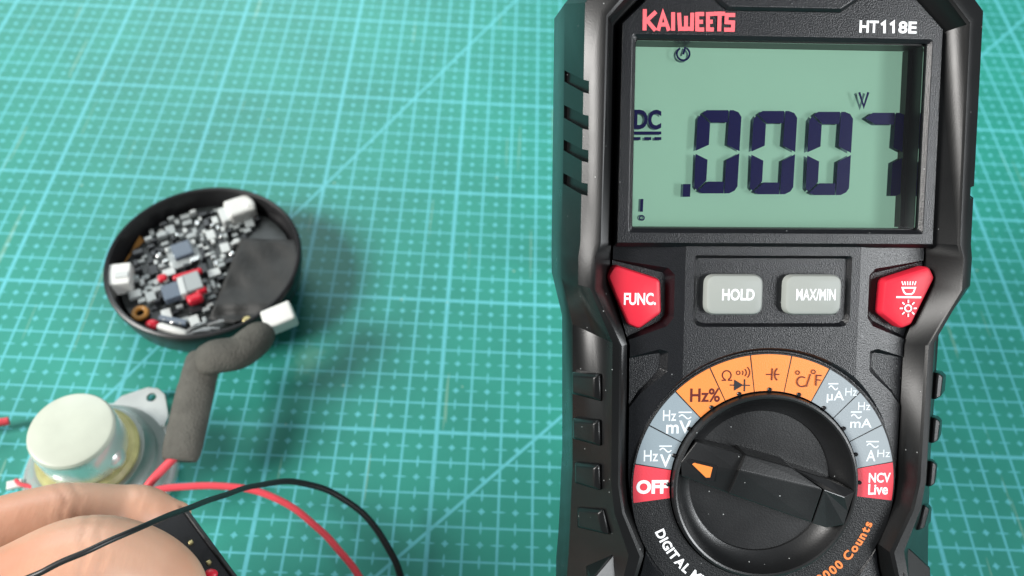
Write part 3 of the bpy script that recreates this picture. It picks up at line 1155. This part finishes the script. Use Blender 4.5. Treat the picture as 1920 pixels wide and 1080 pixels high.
# orange pointer in its black surround
def on_pad(u, v, lift):
    p = F(u, v, .09)
    o_ = pad[5]; nrm = (pad[2] - pad[5]).cross(pad[4] - pad[5]).normalized()
    if nrm.z < 0:
        nrm = -nrm
    zz = o_.z - (nrm.x * (p.x - o_.x) + nrm.y * (p.y - o_.y)) / nrm.z
    q = F(u, v, zz + lift)
    return q
ptr = [(1293, 868), (1298, 864.5), (1341, 875), (1335, 899), (1325, 899)]
cu_, cv_ = 1318, 882
for nm, k, lift, mm in (('pointer_surround', 1.22, .008, 'gloss'), ('pointer', .80, .022, 'orange')):
    q = [on_pad(cu_ + (u - cu_) * k, cv_ + (v - cv_) * k, lift) for u, v in ptr]
    mb = MB()
    mb.loft([[p - Vector((0, 0, .05)) for p in q], q])
    mb.build(nm, M[mm], knob, bevel=.006)

# ================================================================== ROUND CASE WITH CIRCUIT BOARD
CC = Vector((-7.93, -4.97, 0))
case = thing('round_case', 'open round black plastic case packed with a populated circuit board and black tape', 'electronics case', CC)
mb = MB()
mb.lathe([(1.9, 0.0), (2.35, .02), (2.72, .25), (2.98, .75), (3.10, 1.35), (3.13, 1.66), (3.11, 1.72), (3.05, 1.75), (2.98, 1.72), (2.95, 1.6), (2.86, .9), (2.8, .7), (1.5, .68)], 96)
mb.build('shell', M['shell'], case, smooth=True)


def gl(u, v, z):
    return G(u, v, z) - CC


mb = MB()
mb.lathe([(.5, .8), (2.80, .8), (2.80, 1.08), (2.78, 1.1), (.5, 1.1)], 72)
board = mb.build('circuit_board', M['pcb'], case)
# dense small parts, scattered where the photo shows them
taken = []
def free(x, y, r):
    return all((x - a) ** 2 + (y - b) ** 2 > (r + c) ** 2 * .60 for a, b, c in taken)
big = [(228, 523, .5), (447, 392, .65), (345, 535, .55), (315, 625, .35), (262, 585, .35), (342, 470, .3), (255, 462, .3)]
for u, v, r in big:
    p = gl(u, v, 1.1)
    taken.append((p.x, p.y, r))
zone = [(262, 420), (300, 392), (352, 378), (402, 370), (432, 400), (490, 410), (470, 440), (448, 450), (425, 510), (400, 570), (390, 610), (330, 615), (272, 575), (240, 540), (255, 490)]
def inside(u, v):
    k = False
    for i in range(len(zone)):
        (x1, y1), (x2, y2) = zone[i - 1], zone[i]
        if (y1 > v) != (y2 > v) and u < (x2 - x1) * (v - y1) / (y2 - y1) + x1:
            k = not k
    return k
BA = math.radians(27)
cells = [(a, b) for a in range(-19, 20) for b in range(-19, 20)]
random.shuffle(cells)
cnt = 0
for a, b in cells:                                             # rows of chips, resistors and solder joints
    if cnt >= 190:
        break
    x0, y0 = a * .148, b * .148
    x, y = x0 * math.cos(BA) - y0 * math.sin(BA), x0 * math.sin(BA) + y0 * math.cos(BA)
    pw = Vector((x, y, 1.15)) + CC
    cc = RW @ (pw - CAM)
    u, v = 960 + FPX * cc.x / -cc.z, 540 - FPX * cc.y / -cc.z
    r = random.choice((.09, .11, .13, .17, .24))
    if not inside(u, v) or math.hypot(x, y) > 2.6 or not free(x, y, r):
        continue
    taken.append((x, y, r))
    cnt += 1
    rot = Matrix.Rotation(BA + (math.pi / 2 if random.random() < .4 else 0) + random.uniform(-.03, .03), 3, 'Z')
    mb = MB()
    k = random.random()
    if r > .2:
        mb.box((x, y, 1.1 + .07), (.40, .30, .14), rot)
        mb.build('chip', M[random.choice(('comp_dark', 'comp_grey', 'comp_pale', 'comp_grey'))], board, bevel=.02)
    elif k < .13:
        mb.ball((x, y, 1.13), r * .85, (1.1, 1, .7), 8)
        mb.build('solder_joint', M[random.choice(('metal', 'comp_pale'))], board, smooth='all')
    else:
        h = random.choice((.06, .09, .13, .22))
        mb.box((x, y, 1.1 + h / 2), (r * 1.9, r * 1.2, h), rot)
        mb.build('component', M[random.choices(('comp_grey', 'comp_pale', 'comp_dark', 'metal'), (5, 3.4, 4, 1.4))[0]], board, bevel=.025)


def cbox(name, u, v, z, size, ang, m, bev=.03, par=None):
    p = gl(u, v, z)
    mb = MB()
    mb.box((p.x, p.y, z), size, Matrix.Rotation(math.radians(ang), 3, 'Z'))
    return mb.build(name, M[m], par or board, bevel=bev)


cbox('chip', 342, 470, 1.28, (.62, .62, .2), 30, 'comp_blue')
cbox('chip', 345, 478, 1.16, (1.0, 1.0, .12), 30, 'comp_grey')
cbox('connector', 228, 523, 1.35, (.70, .85, .6), 12, 'white_plastic', .05)
cbox('connector', 228, 515, 1.67, (.42, .22, .06), 12, 'comp_pale', .02)
cbox('connector', 452, 395, 1.3, (.95, .8, .65), 30, 'white_plastic', .1)
cbox('connector', 428, 408, 1.2, (.5, .7, .5), 30, 'comp_pale', .08)
cbox('connector', 468, 384, 1.55, (.36, .42, .22), 30, 'white_plastic', .1)
cbox('chip', 362, 532, 1.5, (.72, .55, .3), -62, 'comp_grey')
cbox('chip', 325, 548, 1.4, (.62, .65, .25), -62, 'comp_blue')
cbox('chip', 343, 540, 1.52, (.2, .72, .32), 25, 'comp_pale')
cbox('red_wire', 352, 515, 1.42, (.95, .20, .2), 25, 'red_plastic', .08)
cbox('red_wire', 366, 560, 1.42, (.5, .34, .3), 30, 'red_plastic', .1)
cbox('red_wire', 378, 545, 1.46, (.35, .24, .24), 30, 'red_plastic', .08)
cbox('red_wire', 305, 522, 1.32, (.3, .26, .22), 20, 'red_plastic', .08)
pa, pb = gl(297, 612, 1.3), gl(350, 628, 1.3)
mb = MB(); mb.tube([pa, pa.lerp(pb, .08), pa.lerp(pb, .92), pb], [.10, .15, .15, .10], n=16)
mb.build('capacitor', M['white_plastic'], board, smooth=True)
pa, pb = gl(300, 596, 1.15), gl(350, 606, 1.15)
mb = MB(); mb.tube([pa, pb], .11, n=14); mb.build('capacitor', M['comp_blue'], board, smooth=True)
pa = gl(286, 609, 1.3)
mb = MB(); mb.ball(pa, .2, (1.1, .9, .8)); mb.build('red_wire', M['red_plastic'], board, smooth='all')
pa = gl(263, 587, 1.2)
mb = MB()
for k in range(24):
    pass
mb.tube([pa + Vector((.2 * math.cos(t * math.pi / 12), .2 * math.sin(t * math.pi / 12), 0)) for t in range(25)], .08, n=10)
mb.build('coil', M['amber'], board, smooth=True)
# amber film standing against the wall
mb = MB()
q = [gl(228, 500, 1.1), gl(262, 442, 1.2), gl(278, 455, 1.05), gl(272, 480, .95), gl(240, 510, .95)]
mb.loft([[p - Vector((0, 0, .03)) for p in q], q])
mb.build('amber_film', M['amber'], board)
# white solder wires at the lower rim
for s_, e_, r_ in (((345, 633), (395, 620), .07), ((360, 625), (412, 617), .06), ((390, 610), (440, 604), .06), ((352, 622), (385, 606), .05)):
    pa, pb = gl(*s_, 1.35), gl(*e_, 1.4)
    mb = MB(); mb.tube(spline([pa, pa.lerp(pb, .5) + Vector((0, .05, .06)), pb], 5), r_, n=10)
    mb.build('lead_wire', M['metal'], board, smooth=True)
pa = gl(463, 600, 1.62)
mb = MB(); mb.lathe([(.14, -.06), (.14, .03), (.1, .06)], 20, pa); mb.build('contact', M['gold'], case, smooth=True)
# black tape across the right half, slightly wrinkled
tp = [(452, 446), (505, 448), (556, 450), (563, 490), (550, 532), (524, 568), (488, 592), (440, 600), (392, 598), (406, 562), (430, 502)]
N1, N2 = 22, 16
def edge_pt(lst, t):
    L_ = [0]
    for i in range(len(lst) - 1):
        L_.append(L_[-1] + math.dist(lst[i], lst[i + 1]))
    d = t * L_[-1]
    for i in range(len(lst) - 1):
        if d <= L_[i + 1] + 1e-6:
            k = (d - L_[i]) / (L_[i + 1] - L_[i])
            return (lst[i][0] + (lst[i + 1][0] - lst[i][0]) * k, lst[i][1] + (lst[i + 1][1] - lst[i][1]) * k)
    return lst[-1]
left_e = [(452, 446), (430, 502), (406, 562), (392, 598)]
right_e = [(556, 450), (563, 490), (550, 532), (524, 568), (488, 592), (440, 602)]
vs_, fs = [], []
for i in range(N1 + 1):
    a, b = edge_pt(left_e, i / N1), edge_pt(right_e, i / N1)
    for j in range(N2 + 1):
        t = j / N2
        u, v = a[0] + (b[0] - a[0]) * t, a[1] + (b[1] - a[1]) * t
        z = 1.50 + .16 * t * (1 if i / N1 < .9 else .9) + .13 * math.sin(i * .8 + t * 3.6) * (i / N1) ** 2 + .05 * math.sin(t * 5 + i * .33) + .03 * math.sin(t * 11 - i * .9) - .12 * math.sin(math.pi * t) * (i / N1)
        vs_.append(gl(u, v, z))
for i in range(N1):
    for j in range(N2):
        fs.append([i * (N2 + 1) + j, i * (N2 + 1) + j + 1, (i + 1) * (N2 + 1) + j + 1, (i + 1) * (N2 + 1) + j])
mb = MB(); mb.add(vs_, fs)
tape = mb.build('black_tape', M['tape'], case, smooth='all')
so = tape.modifiers.new('thick', 'SOLIDIFY'); so.thickness = .0004

# ================================================================== SPEAKER CABLE IN FOAM SLEEVE
cable = thing('sleeved_cable', 'dark grey foam sleeved cable with white plug bent between round case and speaker', 'cable', G(360, 690, 0))
CO = G(360, 690, 0)
def cl(u, v, z):
    return G(u, v, z) - CO
mb = MB()
mb.tube(spline([cl(494, 617, 2.0), cl(475, 640, 2.25), cl(446, 661, 2.4), cl(408, 668, 2.5), cl(374, 678, 2.4)], 7), [.30, .38, .44, .48, .50, .52, .53] + [.54] * 16 + [.53, .52, .50, .48, .45, .40], [.26, .30, .33, .36, .37, .38] + [.39] * 17 + [.38, .36, .34, .32, .30, .26], 22)
mb.tube(spline([cl(384, 668, 1.95), cl(375, 700, 2.1), cl(362, 752, 2.1), cl(349, 810, 2.0), cl(337, 864, 1.85)], 7), [.50, .52, .53] + [.53] * 8 + [.55] * 14 + [.54, .53, .50, .46], [.30] * 25 + [.28, .26, .23, .18], 22)
mb.build('foam_sleeve', M['foam'], cable, smooth='all')
p = cl(524, 597, 2.05)
mb = MB()
mb.box(p, (.95, .72, .5), Matrix.Rotation(math.radians(26), 3, 'Z') @ Matrix.Rotation(math.radians(-8), 3, 'Y'))
mb.build('plug', M['white_plastic'], cable, bevel=.07)
mb = MB()
mb.tube(spline([cl(482, 628, 2.2), cl(494, 620, 2.15), cl(506, 610, 2.1)], 4), .10, n=10)
mb.build('red_wire', M['red_wire'], cable, smooth=True)
mb = MB()
mb.tube(spline([cl(484, 632, 2.1), cl(497, 624, 2.1), cl(506, 616, 2.05)], 4), .09, n=10)
mb.build('red_wire', M['red_wire'], cable, smooth=True)
mb = MB()
mb.tube(spline([cl(327, 858, 1.9), cl(305, 880, 1.8), cl(282, 905, 1.7), cl(262, 935, 1.5), cl(240, 965, 1.2)], 6), .12, n=12)
mb.build('red_wire', M['red_wire'], cable, smooth=True)

# ================================================================== LOUDSPEAKER
SP = Vector((-9.66, -11.78, 0))
spk = thing('loudspeaker', 'small bare loudspeaker lying face down with its cream magnet cup upwards', 'speaker', SP)
mb = MB(); mb.lathe([(1.6, 0), (2.12, 0), (2.16, .05), (2.16, .30), (2.1, .36), (1.6, .36)], 72)
mb.build('flange', M['zinc'], spk, smooth=True)
mb = MB(); mb.lathe([(1.2, .3), (1.98, .34), (1.95, .55), (1.72, .72), (1.7, .95), (1.52, 1.15), (1.5, 1.3), (.8, 1.32)], 72)
mb.build('basket', M['basket'], spk, smooth=True)
mb = MB(); mb.lathe([(.8, 1.25), (1.38, 1.3), (1.40, 1.45), (1.3, 1.56), (.8, 1.58)], 64)
mb.build('washer', M['yellow'], spk, smooth=True)
mb = MB(); mb.lathe([(.6, 1.5), (1.13, 1.55), (1.16, 1.7), (1.15, 2.55), (1.10, 2.70), (1.02, 2.765), (.9, 2.775)], 72)
mb.build('magnet_cup', M['zinc'], spk, smooth=True)
mb = MB(); mb.lathe([(.3, 2.6), (1.12, 2.62), (1.13, 2.72), (1.09, 2.79), (1.02, 2.82), (.3, 2.83)], 64)
mb.build('cup_label', M['cream'], spk, smooth=True)
for sgn in (1, -1):
    a = math.radians(69 if sgn > 0 else 249)
    e, t = Vector((math.cos(a), math.sin(a), 0)), Vector((-math.sin(a), math.cos(a), 0))
    poly = [e * 1.75 + t * .95, e * 2.15 + t * .85, e * 2.72 + t * .32, e * 2.82, e * 2.72 - t * .32, e * 2.15 - t * .85, e * 1.75 - t * .95]
    pr = rounded([(p.x, p.y) for p in poly], .14, 4)
    mb = MB()
    mb.prism(pr, .365, .47)
    ear = mb.build('mounting_ear', M['zinc'], spk, bevel=.02)
    hc = MB(); hp = e * 2.47
    hc.lathe([(.15, -.5), (.15, 1.2)], 24, (hp.x, hp.y, 0))
    carve(ear, [hc])
p = G(202, 853, 1.9) - SP
mb = MB(); mb.ball((p.x, p.y, 1.8), .45, (1, .85, 1.0)); mb.build('solder_blob', M['zinc'], spk, smooth='all')
p = G(24, 905, .55) - SP
mb = MB(); mb.box((p.x, p.y, .42), (.42, .26, .12), Matrix.Rotation(.3, 3, 'Z')); mb.build('terminal', M['white_plastic'], spk, bevel=.03)
mb = MB(); mb.tube([q - SP for q in spline([G(30, 900, .6), G(38, 908, .62), G(60, 914, .62), G(90, 932, .6), G(120, 960, .6)], 5)], .06, n=10)
mb.build('red_wire', M['red_wire'], spk, smooth=True)

# ================================================================== LOOSE WIRES
def wire(name, label, pts, r, m, cat='wire'):
    mb = MB()
    rr = [v.x for v in spline([Vector((k, 0, 0)) for k in r], 8)] if isinstance(r, list) else r
    path = [p + Vector((math.sin(i * .9) + math.sin(i * .37 + 1), math.cos(i * .71) + math.sin(i * .23), 0)) * .006 for i, p in enumerate(spline([G(*q) for q in pts], 8))]
    mb.tube(path, rr, n=12)
    o = mb.build(name, M[m], None, smooth=True)
    o['label'] = label
    o['category'] = cat
    return o


wire('red_wire', 'red wire curving over the mat from under the fingertip beside the black wire',
     [(250, 935, 2.3), (300, 918, 2.1), (370, 911, 1.9), (450, 914, 1.7), (520, 936, 1.45), (585, 980, 1.2), (640, 1036, .95), (680, 1092, .7), (705, 1145, .4), (720, 1200, .13)], .096, 'red_wire')
wire('black_wire', 'thin black wire running across the thumb and arching over the red wire',
     [(-330, 1330, 8.4), (-120, 1180, 8.7), (20, 1100, 8.6), (90, 1066, 8.8), (180, 1026, 8.8), (270, 986, 8.3), (340, 957, 7.2), (410, 932, 5.6), (480, 911, 4.2), (550, 903, 3.2), (620, 922, 2.4), (685, 968, 1.7), (730, 1030, 1.1), (754, 1090, .6), (762, 1150, .2), (764, 1210, .09)], [.055, .055, .055, .055, .055, .055, .06, .065, .07, .08, .085, .09, .095, .095, .095, .09], 'black_wire')
wire('red_wire', 'short red wire end entering at the left edge behind the speaker',
     [(-60, 800, .5), (-20, 795, .45), (16, 789, .4)], .12, 'red_wire')

# ================================================================== HELD MODULE
A_, B2 = G(338, 955, 4.9), G(470, 1135, 4.9)
ax = (B2 - A_); ln = ax.length; ax.normalize()
mc = (A_ + B2) / 2
mod = thing('circuit_module', 'glossy black circuit module pinched between thumb and index finger', 'circuit module', mc)
ang = math.atan2(ax.y, ax.x)
mrot = Matrix.Rotation(ang, 3, 'Z') @ Matrix.Rotation(math.radians(-20), 3, 'X')
mb = MB(); mb.box(mrot @ Vector((0, -.55, -.25)), (ln, 1.3, .55), mrot)
mb.build('module_body', M['gloss'], mod, bevel=.08)
for k, t in enumerate((-.55, .1)):
    mb = MB(); mb.box(mrot @ Vector((t, -.26 + .06 * (k % 2), .05)), (.09, .10, .07), mrot)
    mb.build('gold_pin', M['gold'], mod, bevel=.02)
mb = MB(); mb.box(mrot @ Vector((0, .06, .05)), (ln * .98, .10, .12), mrot)
mb.build('edge_strip', M['knob'], mod, bevel=.03)
pw_ = G(396, 1076, 5.3) - mc
mb = MB(); mb.ball(pw_, .11, (1.3, 1, .8)); mb.build('red_solder_pad', M['red_plastic'], mod, smooth='all')

# ================================================================== HAND
person = thing('person', 'bare hand reaching in at the lower left, pinching a black module', 'person', G(150, 1060, 5))
HO = G(150, 1060, 5)
hm = MB()


def limb(pts, rad, n=18):
    P_ = spline([Vector(p) - HO for p in pts], 6)
    R_ = [v.x for v in spline([Vector((r, 0, 0)) for r in rad], 6)]
    hm.tube(P_, R_, n=n)
    hm.ball(P_[0], R_[0] * .98, n=9)
    hm.ball(P_[-1], R_[-1] * .98, n=9)


# index finger: knuckle off-frame, bent at the middle joint, tip resting on the module
limb([G(-210, 1130, 5.6), G(-90, 1040, 5.8), G(20, 998, 5.7), G(80, 984, 5.55), G(120, 977, 5.4), G(165, 970, 5.2), G(225, 966, 4.85), G(262, 967, 4.7), G(304, 968, 4.6), G(332, 966, 4.55)],
     [1.0, .92, .83, .84, .86, .78, .70, .725, .58, .36])
# thumb in front
limb([G(-260, 1330, 6.2), G(-120, 1230, 6.8), G(40, 1130, 7.0), G(150, 1075, 6.9), G(235, 1082, 6.5), G(300, 1112, 6.1), G(335, 1150, 5.8)],
     [1.6, 1.45, 1.16, 1.12, 1.10, .98, .74])
# the other three fingers curl under, below the frame
for k, (du, dv) in enumerate(((0, 70), (-20, 140), (-50, 205))):
    limb([G(-240 + du, 1170 + dv, 4.6 - k * .5), G(-110 + du, 1120 + dv, 4.4 - k * .5), G(0 + du, 1130 + dv, 3.7 - k * .4), G(40 + du, 1180 + dv, 2.9 - k * .3), G(0 + du, 1230 + dv, 2.7 - k * .3)],
         [.92, .84, .76, .68, .56])
# palm, wrist and forearm
limb([G(-200, 1150, 5.4), G(-330, 1270, 5.4), G(-430, 1420, 5.2)], [1.3, 1.9, 2.2])
limb([G(-220, 1330, 4.4), G(-340, 1420, 4.4), G(-470, 1530, 4.6)], [1.5, 2.0, 2.2])
limb([G(-400, 1420, 5.0), G(-620, 1640, 5.2), G(-900, 1900, 6.0), G(-1200, 2200, 7.0)], [2.3, 2.5, 3.0, 3.6], 22)
hand = hm.build('hand', M['skin'], person, smooth='all')
rm = hand.modifiers.new('remesh', 'REMESH'); rm.mode = 'VOXEL'; rm.voxel_size = .0008
sm = hand.modifiers.new('smooth', 'SMOOTH'); sm.iterations = 10; sm.factor = .6
bpy.context.view_layer.update()
me = bpy.data.meshes.new_from_object(hand.evaluated_get(bpy.context.evaluated_depsgraph_get()))
hand.modifiers.clear()
hand.data = me
me.materials.clear(); me.materials.append(M['skin'])
for p in me.polygons:
    p.use_smooth = True
    p.material_index = 0
# skin folds across the finger joints, pressed into the mesh
folds = [(G(120, 977, 5.4), G(20, 998, 5.7), G(225, 966, 4.85), .018, 1.0), (G(258, 967, 4.7), G(200, 966, 5.0), G(300, 972, 4.55), .014, .85),
         (G(165, 1076, 6.85), G(60, 1120, 7.0), G(260, 1095, 6.4), .020, 1.35)]
for v in me.vertices:
    p = v.co / S + HO
    d = 0.0
    for J, a, b, amp, rad in folds:
        axd = (b - a).normalized()
        t = (p - J).dot(axd)
        if abs(t) > .9 or (p - J - axd * t).length > rad + .35:
            continue
        side = (p - J) - axd * t
        wob = .07 * math.sin(side.x * 5 + side.y * 3) + .05 * math.sin(side.y * 9 + side.z * 4)
        d += amp * math.exp(-(t / .34) ** 2) * max(0.0, math.cos(2 * math.pi * (t + wob) / .30)) ** 3
    if d:
        v.co -= v.normal * d * S
me.update()
